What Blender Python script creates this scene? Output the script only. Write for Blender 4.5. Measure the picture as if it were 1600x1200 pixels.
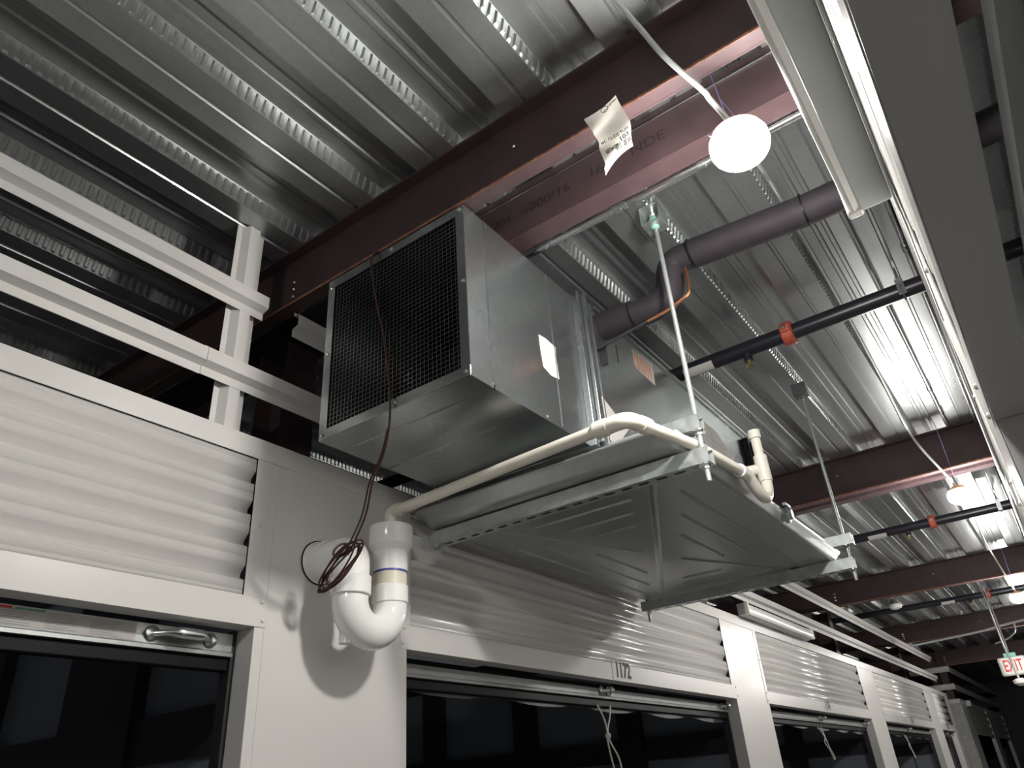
import bpy, bmesh, math, random
from mathutils import Vector, Matrix, Quaternion
random.seed(7)
for o in list(bpy.data.objects): bpy.data.objects.remove(o)
sc = bpy.context.scene
COL = sc.collection
H0 = 1.70            # all lengths below are metres; heights z are given relative to eye height

# ------------------------------------------------------------------ camera
R0 = (0.80617457, 0.58790041, -0.06675079)
R1 = (-0.33720698, 0.36381779, -0.86829032)
R2 = (-0.48618311, 0.72250241, 0.49154477)
cam = bpy.data.cameras.new('camera')
co = bpy.data.objects.new('camera', cam); COL.objects.link(co)
m = Matrix(((R0[0], -R1[0], -R2[0], 0), (R0[1], -R1[1], -R2[1], 0), (R0[2], -R1[2], -R2[2], H0), (0, 0, 0, 1)))
co.matrix_world = m
cam.sensor_width = 36; cam.sensor_fit = 'HORIZONTAL'
cam.lens = 1150.02 / 1600 * 36
cam.clip_start = 0.005; cam.clip_end = 100
sc.camera = co
# ------------------------------------------------------------------ world and exposure
w = bpy.data.worlds.new('world'); sc.world = w; w.use_nodes = True
w.node_tree.nodes['Background'].inputs[0].default_value = (0.75, 0.85, 1.0, 1)
w.node_tree.nodes['Background'].inputs[1].default_value = 0.0
sc.view_settings.view_transform = 'Standard'; sc.view_settings.look = 'None'
sc.view_settings.exposure = 0.0; sc.view_settings.gamma = 1.0
sc.view_settings.use_curve_mapping = False
LAMP_E = 460.0

# ------------------------------------------------------------------ materials
def mat(name, col, rough=.5, metal=0., spec=.5, nscale=None, namt=.0, bump=0., bscale=60, stretch=(1, 1, 1), rvar=0., coat=0., spangle=0.):
    M = bpy.data.materials.new(name); M.use_nodes = True
    nt = M.node_tree; b = nt.nodes['Principled BSDF']
    b.inputs['Base Color'].default_value = (*col, 1); b.inputs['Roughness'].default_value = rough
    b.inputs['Metallic'].default_value = metal; b.inputs['Specular IOR Level'].default_value = spec
    b.inputs['Coat Weight'].default_value = coat
    tc = nt.nodes.new('ShaderNodeTexCoord'); mp = nt.nodes.new('ShaderNodeMapping')
    mp.inputs['Scale'].default_value = stretch
    nt.links.new(tc.outputs['Object'], mp.inputs['Vector'])
    if namt or rvar:
        n = nt.nodes.new('ShaderNodeTexNoise'); n.inputs['Scale'].default_value = nscale or 8; n.inputs['Detail'].default_value = 5
        nt.links.new(mp.outputs[0], n.inputs['Vector'])
        if namt:
            mr = nt.nodes.new('ShaderNodeMapRange'); mr.inputs['From Min'].default_value = .3; mr.inputs['From Max'].default_value = .7
            mr.inputs['To Min'].default_value = 1 - namt; mr.inputs['To Max'].default_value = 1 + namt * .5
            nt.links.new(n.outputs['Fac'], mr.inputs['Value'])
            mx = nt.nodes.new('ShaderNodeVectorMath'); mx.operation = 'SCALE'; mx.inputs[0].default_value = col
            last = mr.outputs[0]
            if spangle:
                v = nt.nodes.new('ShaderNodeTexVoronoi'); v.inputs['Scale'].default_value = 95
                nt.links.new(tc.outputs['Object'], v.inputs['Vector'])
                sx = nt.nodes.new('ShaderNodeSeparateColor'); nt.links.new(v.outputs['Color'], sx.inputs[0])
                m2 = nt.nodes.new('ShaderNodeMapRange'); m2.inputs['To Min'].default_value = 1 - spangle; m2.inputs['To Max'].default_value = 1 + spangle
                nt.links.new(sx.outputs[0], m2.inputs['Value'])
                mm = nt.nodes.new('ShaderNodeMath'); mm.operation = 'MULTIPLY'
                nt.links.new(last, mm.inputs[0]); nt.links.new(m2.outputs[0], mm.inputs[1]); last = mm.outputs[0]
            nt.links.new(last, mx.inputs['Scale']); nt.links.new(mx.outputs[0], b.inputs['Base Color'])
        if rvar:
            m3 = nt.nodes.new('ShaderNodeMapRange'); m3.inputs['From Min'].default_value = .3; m3.inputs['From Max'].default_value = .7
            m3.inputs['To Min'].default_value = max(.05, rough - rvar); m3.inputs['To Max'].default_value = rough + rvar
            nt.links.new(n.outputs['Fac'], m3.inputs['Value']); nt.links.new(m3.outputs[0], b.inputs['Roughness'])
    if bump:
        n2 = nt.nodes.new('ShaderNodeTexNoise'); n2.inputs['Scale'].default_value = bscale; n2.inputs['Detail'].default_value = 3
        nt.links.new(mp.outputs[0], n2.inputs['Vector'])
        bp = nt.nodes.new('ShaderNodeBump'); bp.inputs['Strength'].default_value = bump; bp.inputs['Distance'].default_value = .01
        nt.links.new(n2.outputs['Fac'], bp.inputs['Height']); nt.links.new(bp.outputs[0], b.inputs['Normal'])
    return M
def emit(name, col, s):
    M = bpy.data.materials.new(name); M.use_nodes = True; b = M.node_tree.nodes['Principled BSDF']
    b.inputs['Base Color'].default_value = (.9, .9, .88, 1)
    b.inputs['Emission Color'].default_value = (*col, 1); b.inputs['Emission Strength'].default_value = s
    return M
M = {}
M['deck'] = mat('galvanized_deck', (.47, .49, .49), .30, .82, nscale=1.6, namt=.10, bump=.035, bscale=2.6, stretch=(4, .35, 4), rvar=.035, spangle=.035)
M['galv'] = mat('galvanized_sheet', (.45, .48, .485), .26, .95, nscale=3, namt=.08, bump=.012, bscale=3, rvar=.02, spangle=.06)
M['galvpan'] = mat('galvanized_pan', (.46, .48, .48), .36, .85, nscale=2, namt=.07, bump=.012, bscale=2, rvar=.02, spangle=.04)
M['strut'] = mat('strut_zinc', (.62, .66, .65), .38, .85, nscale=30, namt=.15, rvar=.08)
M['rodzinc'] = mat('zinc_rod', (.50, .53, .52), .42, .7)
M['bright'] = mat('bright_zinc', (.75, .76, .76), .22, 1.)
M['white'] = mat('white_painted_steel', (.70, .69, .665), .28, 0., .5, nscale=3, namt=.02)
M['white2'] = mat('white_painted_ribbed', (.70, .69, .665), .20, 0., .5, bump=.03, bscale=260, nscale=4, namt=.02)
M['maroon'] = mat('maroon_primer', (.070, .042, .045), .48, .0, .35, nscale=14, namt=.2, bump=.02, bscale=20, rvar=.04)
M['rust'] = mat('maroon_flange_edge', (.34, .15, .09), .6, 0., .3, nscale=60, namt=.5)
M['marker'] = mat('black_marker', (.025, .014, .018), .7)
M['pvc'] = mat('cream_pvc', (.74, .71, .62), .32, nscale=5, namt=.04)
M['pvcw'] = mat('white_pvc', (.88, .88, .85), .16, coat=.3)
M['pvcy'] = mat('yellowed_pvc', (.72, .68, .56), .3)
M['primer'] = mat('blue_primer', (.08, .07, .35), .4)
M['blackpipe'] = mat('black_pipe', (.014, .013, .02), .33)
M['foam'] = mat('black_foam_insulation', (.022, .018, .022), .7, spec=.3, nscale=20, namt=.2, bump=.10, bscale=25)
M['black'] = mat('black_rubber', (.006, .006, .007), .45, spec=.15)
M['liner'] = mat('black_duct_liner', (.012, .014, .018), .85, nscale=15, namt=.4)
M['bar'] = mat('dull_galvanized_bar', (.26, .27, .27), .5, .7, nscale=20, namt=.1)
M['dark'] = mat('dark_steel', (.05, .05, .055), .5, .6)
M['red'] = mat('red_coupling', (.48, .09, .05), .5, nscale=40, namt=.3)
M['copper'] = mat('copper', (.80, .36, .20), .3, 1.)
M['brass'] = mat('brass', (.55, .45, .25), .3, 1.)
M['paper'] = mat('white_paper', (.50, .485, .46), .7, nscale=14, namt=.05, bump=.1, bscale=10)
M['ink'] = mat('black_ink', (.02, .02, .02), .6)
M['greyink'] = mat('grey_print', (.33, .33, .34), .7)
M['orangeink'] = mat('orange_print', (.70, .25, .13), .6)
M['redink'] = mat('red_print', (.70, .03, .05), .5)
M['greenink'] = mat('green_print', (.12, .32, .2), .6)
M['lens'] = mat('white_lens', (.84, .83, .79), .25)
M['lampbase'] = mat('orange_plastic', (.85, .45, .22), .5)
M['housing'] = mat('grey_painted_housing', (.55, .585, .57), .45, nscale=3, namt=.05)
M['wire'] = mat('brown_wire', (.055, .018, .013), .3)
M['rope'] = mat('white_rope', (.7, .68, .62), .8)
M['violet'] = mat('violet_tie_wire', (.30, .26, .5), .4)
M['mint'] = mat('mint_rubber', (.25, .55, .45), .5)
M['greybox'] = mat('grey_box', (.10, .115, .115), .5)
M['concrete'] = mat('concrete_floor', (.42, .41, .40), .6, nscale=3, namt=.15)
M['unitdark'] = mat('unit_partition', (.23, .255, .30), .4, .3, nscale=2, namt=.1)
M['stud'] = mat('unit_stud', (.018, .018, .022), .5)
M['diamond'] = mat('diamond_plate', (.85, .85, .80), .30, .35)
M['mc'] = mat('aluminium_cable', (.72, .73, .72), .35, .7)
M['tagpaper'] = mat('tag_paper', (.70, .68, .64), .7)
_n = M['tagpaper'].node_tree; _t = _n.nodes.new('ShaderNodeBsdfTranslucent'); _t.inputs[0].default_value = (.36, .345, .31, 1)
_m = _n.nodes.new('ShaderNodeMixShader'); _m.inputs[0].default_value = .5
_o = [q for q in _n.nodes if q.type == 'OUTPUT_MATERIAL'][0]
_n.links.new(_n.nodes['Principled BSDF'].outputs[0], _m.inputs[1]); _n.links.new(_t.outputs[0], _m.inputs[2]); _n.links.new(_m.outputs[0], _o.inputs[0])
M['lamp'] = emit('led_glow', (1., .965, .92), LAMP_E)
nt = M['diamond'].node_tree
v = nt.nodes.new('ShaderNodeTexVoronoi'); v.inputs['Scale'].default_value = 75
tc = nt.nodes.new('ShaderNodeTexCoord'); nt.links.new(tc.outputs['Object'], v.inputs['Vector'])
bp = nt.nodes.new('ShaderNodeBump'); bp.inputs['Strength'].default_value = 1.; bp.inputs['Distance'].default_value = .015
nt.links.new(v.outputs['Distance'], bp.inputs['Height']); nt.links.new(bp.outputs[0], nt.nodes['Principled BSDF'].inputs['Normal'])

# ------------------------------------------------------------------ builders
def tag(o, label=None, cat=None, group=None, kind=None):
    if label: o['label'] = label
    if cat: o['category'] = cat
    if group: o['group'] = group
    if kind: o['kind'] = kind
    return o
def thing(name, loc, label, cat, group=None):
    o = bpy.data.objects.new(name, None); COL.objects.link(o)
    o.empty_display_size = .05
    o.location = (loc[0], loc[1], loc[2] + H0)
    return tag(o, label, cat, group)
def wloc(o):
    p = Vector((0, 0, 0))
    while o is not None:
        p += Vector(o.location); o = o.parent
    return p
class MB:
    def __init__(s): s.bm = bmesh.new()
    def box(s, x0, x1, y0, y1, z0, z1):
        if x0 > x1: x0, x1 = x1, x0
        if y0 > y1: y0, y1 = y1, y0
        if z0 > z1: z0, z1 = z1, z0
        v = [s.bm.verts.new(p) for p in ((x0,y0,z0),(x1,y0,z0),(x1,y1,z0),(x0,y1,z0),(x0,y0,z1),(x1,y0,z1),(x1,y1,z1),(x0,y1,z1))]
        for f in ((3,2,1,0),(4,5,6,7),(0,1,5,4),(1,2,6,5),(2,3,7,6),(3,0,4,7)): s.bm.faces.new([v[i] for i in f])
        return s
    def obox(s, c, ax, hw):      # oriented box, ax three unit vectors
        c = Vector(c); v = []
        for k in (-1, 1):
            for a, b in ((-1,-1),(1,-1),(1,1),(-1,1)):
                v.append(s.bm.verts.new(c + ax[0]*a*hw[0] + ax[1]*b*hw[1] + ax[2]*k*hw[2]))
        for f in ((3,2,1,0),(4,5,6,7),(0,1,5,4),(1,2,6,5),(2,3,7,6),(3,0,4,7)): s.bm.faces.new([v[i] for i in f])
        return s
    def poly(s, pts): s.bm.faces.new([s.bm.verts.new(p) for p in pts]); return s
    def sweep(s, prof, p0, p1, u, v, closed=False, caps=False, t=0):
        # extrude a 2D profile (list of (a,b)) placed on axes u,v from p0 to p1
        p0, p1, u, v = Vector(p0), Vector(p1), Vector(u), Vector(v)
        A = [s.bm.verts.new(p0 + u*a + v*b) for a, b in prof]; B = [s.bm.verts.new(p1 + u*a + v*b) for a, b in prof]
        n = len(prof)
        for i in range(n if closed else n - 1):
            j = (i+1) % n; s.bm.faces.new((A[i], A[j], B[j], B[i]))
        if caps: s.bm.faces.new(A[::-1]); s.bm.faces.new(B)
        return s
    def tube(s, path, r, n=12, caps=True, closed=False):
        P = [Vector(p) for p in path]; N = len(P)
        rs = r if isinstance(r, (list, tuple)) else [r]*N
        T = []
        for i in range(N):
            a = P[(i-1) % N] if (i > 0 or closed) else P[i]; b = P[(i+1) % N] if (i < N-1 or closed) else P[i]
            d = (b - a); T.append(d.normalized() if d.length > 1e-9 else Vector((0,0,1)))
        up = Vector((0,0,1)) if abs(T[0].z) < .9 else Vector((1,0,0))
        u = T[0].cross(up).normalized(); rings = []
        for i in range(N):
            if i > 0:
                q = T[i-1].rotation_difference(T[i]); u = (q @ u); u = (u - T[i]*u.dot(T[i])).normalized()
            w = T[i].cross(u)
            rings.append([s.bm.verts.new(P[i] + (u*math.cos(2*math.pi*k/n) + w*math.sin(2*math.pi*k/n))*rs[i]) for k in range(n)])
        for i in range(N if closed else N-1):
            a, b = rings[i], rings[(i+1) % N]
            for k in range(n): s.bm.faces.new((a[k], a[(k+1) % n], b[(k+1) % n], b[k]))
        if caps and not closed: s.bm.faces.new(rings[0][::-1]); s.bm.faces.new(rings[-1])
        return s
    def lathe(s, c, axis, prof, n=28):     # prof: (distance along axis, radius)
        c = Vector(c); a = Vector(axis).normalized()
        up = Vector((0,0,1)) if abs(a.z) < .9 else Vector((1,0,0))
        u = a.cross(up).normalized(); w = a.cross(u); rings = []
        for h, r in prof:
            rings.append([s.bm.verts.new(c + a*h + (u*math.cos(2*math.pi*k/n) + w*math.sin(2*math.pi*k/n))*max(r, 1e-5)) for k in range(n)])
        for A, B in zip(rings, rings[1:]):
            for k in range(n): s.bm.faces.new((A[k], A[(k+1) % n], B[(k+1) % n], B[k]))
        s.bm.faces.new(rings[0][::-1]); s.bm.faces.new(rings[-1])
        return s
    def build(s, name, material, parent=None, bevel=0., smooth=True, solid=0., ang=35, origin=None):
        bmesh.ops.remove_doubles(s.bm, verts=s.bm.verts, dist=1e-6)
        bmesh.ops.recalc_face_normals(s.bm, faces=s.bm.faces)
        me = bpy.data.meshes.new(name)
        off = Vector((0, 0, H0))
        if parent is not None: off = off - wloc(parent); L = Vector((0,0,0))
        else:
            if origin is None:
                xs = [v.co for v in s.bm.verts]
                L = Vector((sum(p.x for p in xs)/len(xs), sum(p.y for p in xs)/len(xs), min(p.z for p in xs) + H0))
            else: L = Vector(origin) + Vector((0,0,H0))
            off = off - L
        for v in s.bm.verts: v.co += off
        s.bm.to_mesh(me); s.bm.free()
        for mm in (material if isinstance(material, (list, tuple)) else [material]): me.materials.append(mm)
        o = bpy.data.objects.new(name, me); COL.objects.link(o); o.location = L
        if parent is not None: o.parent = parent
        if smooth:
            me.polygons.foreach_set('use_smooth', [True]*len(me.polygons)); me.set_sharp_from_angle(angle=math.radians(ang))
        if solid:
            md = o.modifiers.new('solid', 'SOLIDIFY'); md.thickness = solid; md.offset = 0
        if bevel:
            md = o.modifiers.new('bevel', 'BEVEL'); md.width = bevel; md.segments = 2; md.limit_method = 'ANGLE'
        return o
def struct(o): o['kind'] = 'structure'; return o
def copy_tree(o, delta=(0,0,0), parent=None):
    c = o.copy(); COL.objects.link(c)
    if parent is not None: c.parent = parent
    else: c.location = Vector(o.location) + Vector(delta)
    for ch in list(o.children): copy_tree(ch, parent=c)
    return c
def arc(c, u, v, r, a0, a1, n=10):
    c, u, v = Vector(c), Vector(u), Vector(v)
    return [c + u*r*math.cos(a0+(a1-a0)*i/n) + v*r*math.sin(a0+(a1-a0)*i/n) for i in range(n+1)]
def smooth_path(pts, n=8):     # Catmull-Rom
    P = [Vector(p) for p in pts]; P = [P[0]*2-P[1]] + P + [P[-1]*2-P[-2]]; out = []
    for i in range(1, len(P)-2):
        for k in range(n):
            t = k/n; a, b, c, d = P[i-1], P[i], P[i+1], P[i+2]
            out.append(.5*((2*b)+(c-a)*t+(2*a-5*b+4*c-d)*t*t+(3*b-a-3*c+d)*t**3))
    out.append(P[-2]); return out
def rounded(pts, r, n=6):      # polyline with rounded corners
    P = [Vector(p) for p in pts]; out = [P[0]]
    for i in range(1, len(P)-1):
        a = (P[i-1]-P[i]); b = (P[i+1]-P[i]); rr = min(r, a.length*.49, b.length*.49)
        s, e = P[i]+a.normalized()*rr, P[i]+b.normalized()*rr
        for k in range(n+1):
            t = k/n; out.append(s*(1-t)**2 + P[i]*2*t*(1-t) + e*t*t)
    out.append(P[-1]); return out
def text(name, s, material, parent, origin, u, v, size, squeeze=1., bold=0., align='CENTER', off=.0006, kind=None):
    """flat lettering on a surface; u right, v up"""
    cu = bpy.data.curves.new('t', 'FONT'); cu.body = s; cu.size = 1; cu.align_x = align; cu.align_y = 'CENTER'; cu.offset = bold; cu.resolution_u = 3
    to = bpy.data.objects.new('t', cu); COL.objects.link(to)
    me = bpy.data.meshes.new_from_object(to); bpy.data.objects.remove(to); bpy.data.curves.remove(cu)
    me.name = name
    u, v = Vector(u).normalized(), Vector(v).normalized(); n = u.cross(v)
    base = Vector(origin) + Vector((0,0,H0)) - (wloc(parent) if parent else Vector((0,0,0)))
    for q in me.vertices:
        q.co = base + u*q.co.x*size*squeeze + v*q.co.y*size + n*off
    me.materials.clear(); me.materials.append(material)
    o = bpy.data.objects.new(name, me); COL.objects.link(o)
    if parent: o.parent = parent
    return o

XL = -1.5; XR = 0.0245     # wall planes of the corridor
Y0, Y1 = -3.0, 20.0
ZL = 1.53; ZH = 1.58       # underside of the deck: low and high flanges

# ================================================================== ceiling deck
def deck():
    mb = MB(); bm = mb.bm
    A0 = -0.272
    prof = []
    k0, k1 = -11, 15
    for k in range(k0, k1+1):
        a = A0 - .3*k
        prof += [(a, ZL, 0), (a-.057, ZL, 0), (a-.061, ZL+.007, 0), (a-.069, ZL+.007, 0), (a-.073, ZL, 0), (a-.131, ZL, 0), (a-.142, ZH, 0),
                 (a-.190, ZH, 0), (a-.194, ZH-.006, 0), (a-.204, ZH-.006, 0), (a-.208, ZH, 0), (a-.222, ZH, 0), (a-.226, ZH-.006, 0), (a-.236, ZH-.006, 0), (a-.240, ZH, 0), (a-.288, ZH, 1)]
    Ya = [Y0, Y1]
    for i in range(len(prof)-1):
        x0, z0, e = prof[i]; x1, z1, _ = prof[i+1]
        if not e:
            mb.poly([(x0, Y0, z0), (x0, Y1, z0), (x1, Y1, z1), (x1, Y0, z1)]); continue
        # embossed web
        yy = [Y0]; emb = [0]; y = -.35; P = .0245
        if x0 < -3.2: ye = 4.5
        else: ye = 13.
        while y < ye:
            for f, h in ((0, 0), (.36, 0), (.5, 1), (.8, 1), (.94, 0)):
                yy.append(y+f*P); emb.append(h)
            y += P
        yy.append(Y1); emb.append(0)
        T = (0, .08, .20, .84, .94, 1); W = (0, 0, 1, 1, 0, 0)
        d = Vector((x1-x0, 0, z1-z0)); nrm = Vector((d.z, 0, -d.x)).normalized()
        if nrm.x < 0: nrm = -nrm
        rows = []
        for Y, h in zip(yy, emb):
            rows.append([bm.verts.new(Vector((x0, Y, z0)) + d*t + nrm*.0055*h*wt) for t, wt in zip(T, W)])
        for r0, r1 in zip(rows, rows[1:]):
            for j in range(5): bm.faces.new((r0[j], r0[j+1], r1[j+1], r1[j]))
    o = mb.build('ceiling', M['deck'], smooth=False)
    struct(o)
deck()
struct(MB().box(-6, 3.2, Y0, Y1, 1.64, 1.70).build('ceiling_slab', M['concrete']))
struct(MB().box(-6, 3.2, Y0, Y1, -1.80, -1.70).build('floor', M['concrete']))
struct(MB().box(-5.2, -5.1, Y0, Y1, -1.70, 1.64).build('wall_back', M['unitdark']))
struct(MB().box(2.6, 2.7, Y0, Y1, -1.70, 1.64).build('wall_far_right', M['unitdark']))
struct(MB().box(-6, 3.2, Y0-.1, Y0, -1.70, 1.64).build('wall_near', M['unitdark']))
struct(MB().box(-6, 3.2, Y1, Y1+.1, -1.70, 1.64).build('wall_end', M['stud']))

# ================================================================== steel beams
beam_lab = ['nearest one, above the duct end', 'second nearest, behind the drain pan', 'third nearest, past the second lamp',
            'fourth nearest, before the exit sign', 'farthest one, past the exit sign']
def beam(i, y):
    t = .008
    b = thing('steel_beam', (-1.0, y, 1.315), 'deep maroon steel beam, ' + beam_lab[i], 'beam', 'deep maroon ceiling beams')
    MB().box(-5.1, 2.6, y+.034, y+.040, 1.315, ZL).build('web', M['maroon'], b)
    MB().box(-5.1, 2.6, y, y+.0335, 1.315, 1.315+t).build('bottom_flange', M['maroon'], b)
    MB().box(-5.1, 2.6, y, y+.0335, ZL-t, ZL-.0005).build('top_flange', M['maroon'], b)
    # rusty rolled edge of the bottom flange
    MB().box(-5.1, 2.6, y-.0012, y-.0002, 1.3155, 1.3225).build('flange_edge', M['rust'], b)
    for xx in (-.38,):
        MB().lathe((xx-.32, y+.034, 1.44), (0,-1,0), [(0,.006),(.004,.006),(.006,.003)], 8).build('screw', M['bright'], b)
    for dz in (1.375, 1.402, 1.428):
        MB().lathe((-1.535, y+.034, dz), (0,-1,0), [(0,.009),(.008,.009),(.009,.005),(.014,.005)], 6).build('bolt', M['bright'], b)
    c = thing('roof_channel', (-1.0, y+.237, 1.36), 'shallow maroon channel close behind a deep beam, ' + beam_lab[i], 'beam', 'shallow maroon ceiling channels')
    MB().box(-5.1, 2.6, y+.237, y+.242, 1.36, ZL).build('web', M['maroon'], c)
    MB().box(-5.1, 2.6, y+.2425, y+.302, 1.36, 1.366).build('bottom_flange', M['maroon'], c)
    MB().box(-5.1, 2.6, y+.2425, y+.302, ZL-.006, ZL-.0005).build('top_flange', M['bright'], c)
    return b, c
beams = [beam(i, 1.10+3.05*i) for i in range(5)]
bm1 = beams[0][1]
for s, x, sz in (('201', -.905, .045), ('~000/16', -.755, .045), ("16'", -.585, .045), ('NDE', -.435, .045)):
    text('marker_writing', s, M['marker'], bm1, (x*.983, 1.3368, 1.435), (1,0,.0), (0,0,1), sz, 1.1, 0, off=.0006)
# light on the channel's top flange edge, painted in as a thin bright strip
MB().box(-1.5, 1.2, 1.3335, 1.3365, 1.497, 1.500).build('edge_highlight', M['bright'], bm1)

for i in range(5):
    y = 1.28 + 3.05*i
    o = MB().box(-1.80, -1.795, y-.06, y+.06, -1.7, 1.312).box(-1.795, -1.665, y-.003, y+.003, -1.7, 1.312).box(-1.665, -1.66, y-.06, y+.06, -1.7, 1.312).build('steel_column', M['maroon'])
    tag(o, 'maroon steel column behind the white rails, ' + ['beside the open duct end', 'just past the drain pan', 'behind the far end of the strip light', 'third visible along the far rails', 'behind the rails turning the far corner'][i], 'column', 'maroon columns')

# ================================================================== walls
def corr(mb, x0, n, y0, y1, z0, z1):
    """ribbed sheet: period .08, crest towards the corridor"""
    prof = []
    z = z0; P = (z1 - z0)/4.3
    pts = []
    for k in range(5):
        b = z0 + P*(k-.35)
        pts += [(b+.0*P, -.0075), (b+.20*P, .0065), (b+.25*P, .0085), (b+.46*P, .0085), (b+.47*P, .0076), (b+.51*P, .0076), (b+.52*P, .0085), (b+.76*P, .0085), (b+.79*P, .0072), (b+.88*P, -.0075)]
    pts = [(q, d) for q, d in pts if z0 <= q <= z1]
    pts = [(z0, .0085)] + pts + [(z1, .006)]
    mb.sweep([(d*n, q) for q, d in pts], (x0-.010*n, y0, 0), (x0-.010*n, y1, 0), (1,0,0), (0,0,1))

def rail(name, x0, n, z, y0, y1, label, group):
    # hat channel: crown on the wall plane, flanges set back
    h = .084
    p = [(-.022, h), (-.022, h-.012), (0, h-.016), (0, h-.052), (-.024, h-.060), (-.024, 0)]
    mb = MB(); mb.sweep([(a*n, b) for a, b in p], (x0, y0, z), (x0, y1, z), (1,0,0), (0,0,1))
    o = mb.build(name, M['white'], solid=.0015, smooth=False); tag(o, label, 'rail', group); return o

def wall_side(side, x0, n, cols, ends):
    """cols: list of (y0,y1) columns; panel+opening between them; x0 wall plane, n corridor direction"""
    lo, hi = ends
    back = x0 - .062*n
    for (a, b) in cols:
        mb = MB()
        mb.box(x0-.002*n, x0, a, b, -1.70, .802)
        mb.box(x0-.0025*n, back, a, a+.002, -1.70, .39)
        mb.box(x0-.0025*n, back, b-.002, b, -1.70, .39)
        struct(mb.build('wall_'+side, M['white'], bevel=.0006))

colsL = [(-1.98, -1.45), (1.086, 1.596), (4.13, 4.645), (7.18, 7.70), (10.23, 10.75), (11.75, 12.0)]
colsR = [(-1.98, -1.45), (1.086, 1.596), (4.13, 4.645), (7.18, 7.70), (10.23, 10.75), (11.75, 12.0)]
wall_side('left', XL, 1, colsL, (-1.98, 12.0))
wall_side('right', XR, -1, colsR, (-1.98, 12.0))
tn = [0]
def trim(mb, material=None, **k):
    tn[0] += 1
    return struct(mb.build('trim_%d' % tn[0], material or M['white'], **k))
# top trim: two lapped lengths per side
for x0, n in ((XL, 1), (XR, -1)):
    for (a, b, o) in ((-3.0, 1.15, .002), (1.15, 7.30, .001), (7.30, 12.0, .002)):
        trim(MB().box(x0+.0005*n, x0+(.0015+o)*n, a, b, .800, .855).box(x0+.0005*n, x0-.05*n, a, b, .853, .855), bevel=.0006)
# second-block corner further down the corridor, past the cross passage
for (a, b) in ((13.2, 13.9), (16.2, 16.8), (18.9, 19.5)):
    struct(MB().box(XL-.06, XL, a, b, -1.7, .855).build('wall_left', M['white']))
struct(MB().box(-5.1, XL-.06, 13.2, 13.26, -1.7, .855).build('wall_second_block', M['white']))
mb = MB(); mb.box(-5.1, XL-.001, 11.97, 12.0, -1.7, .80); struct(mb.build('wall_passage', M['white']))

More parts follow.
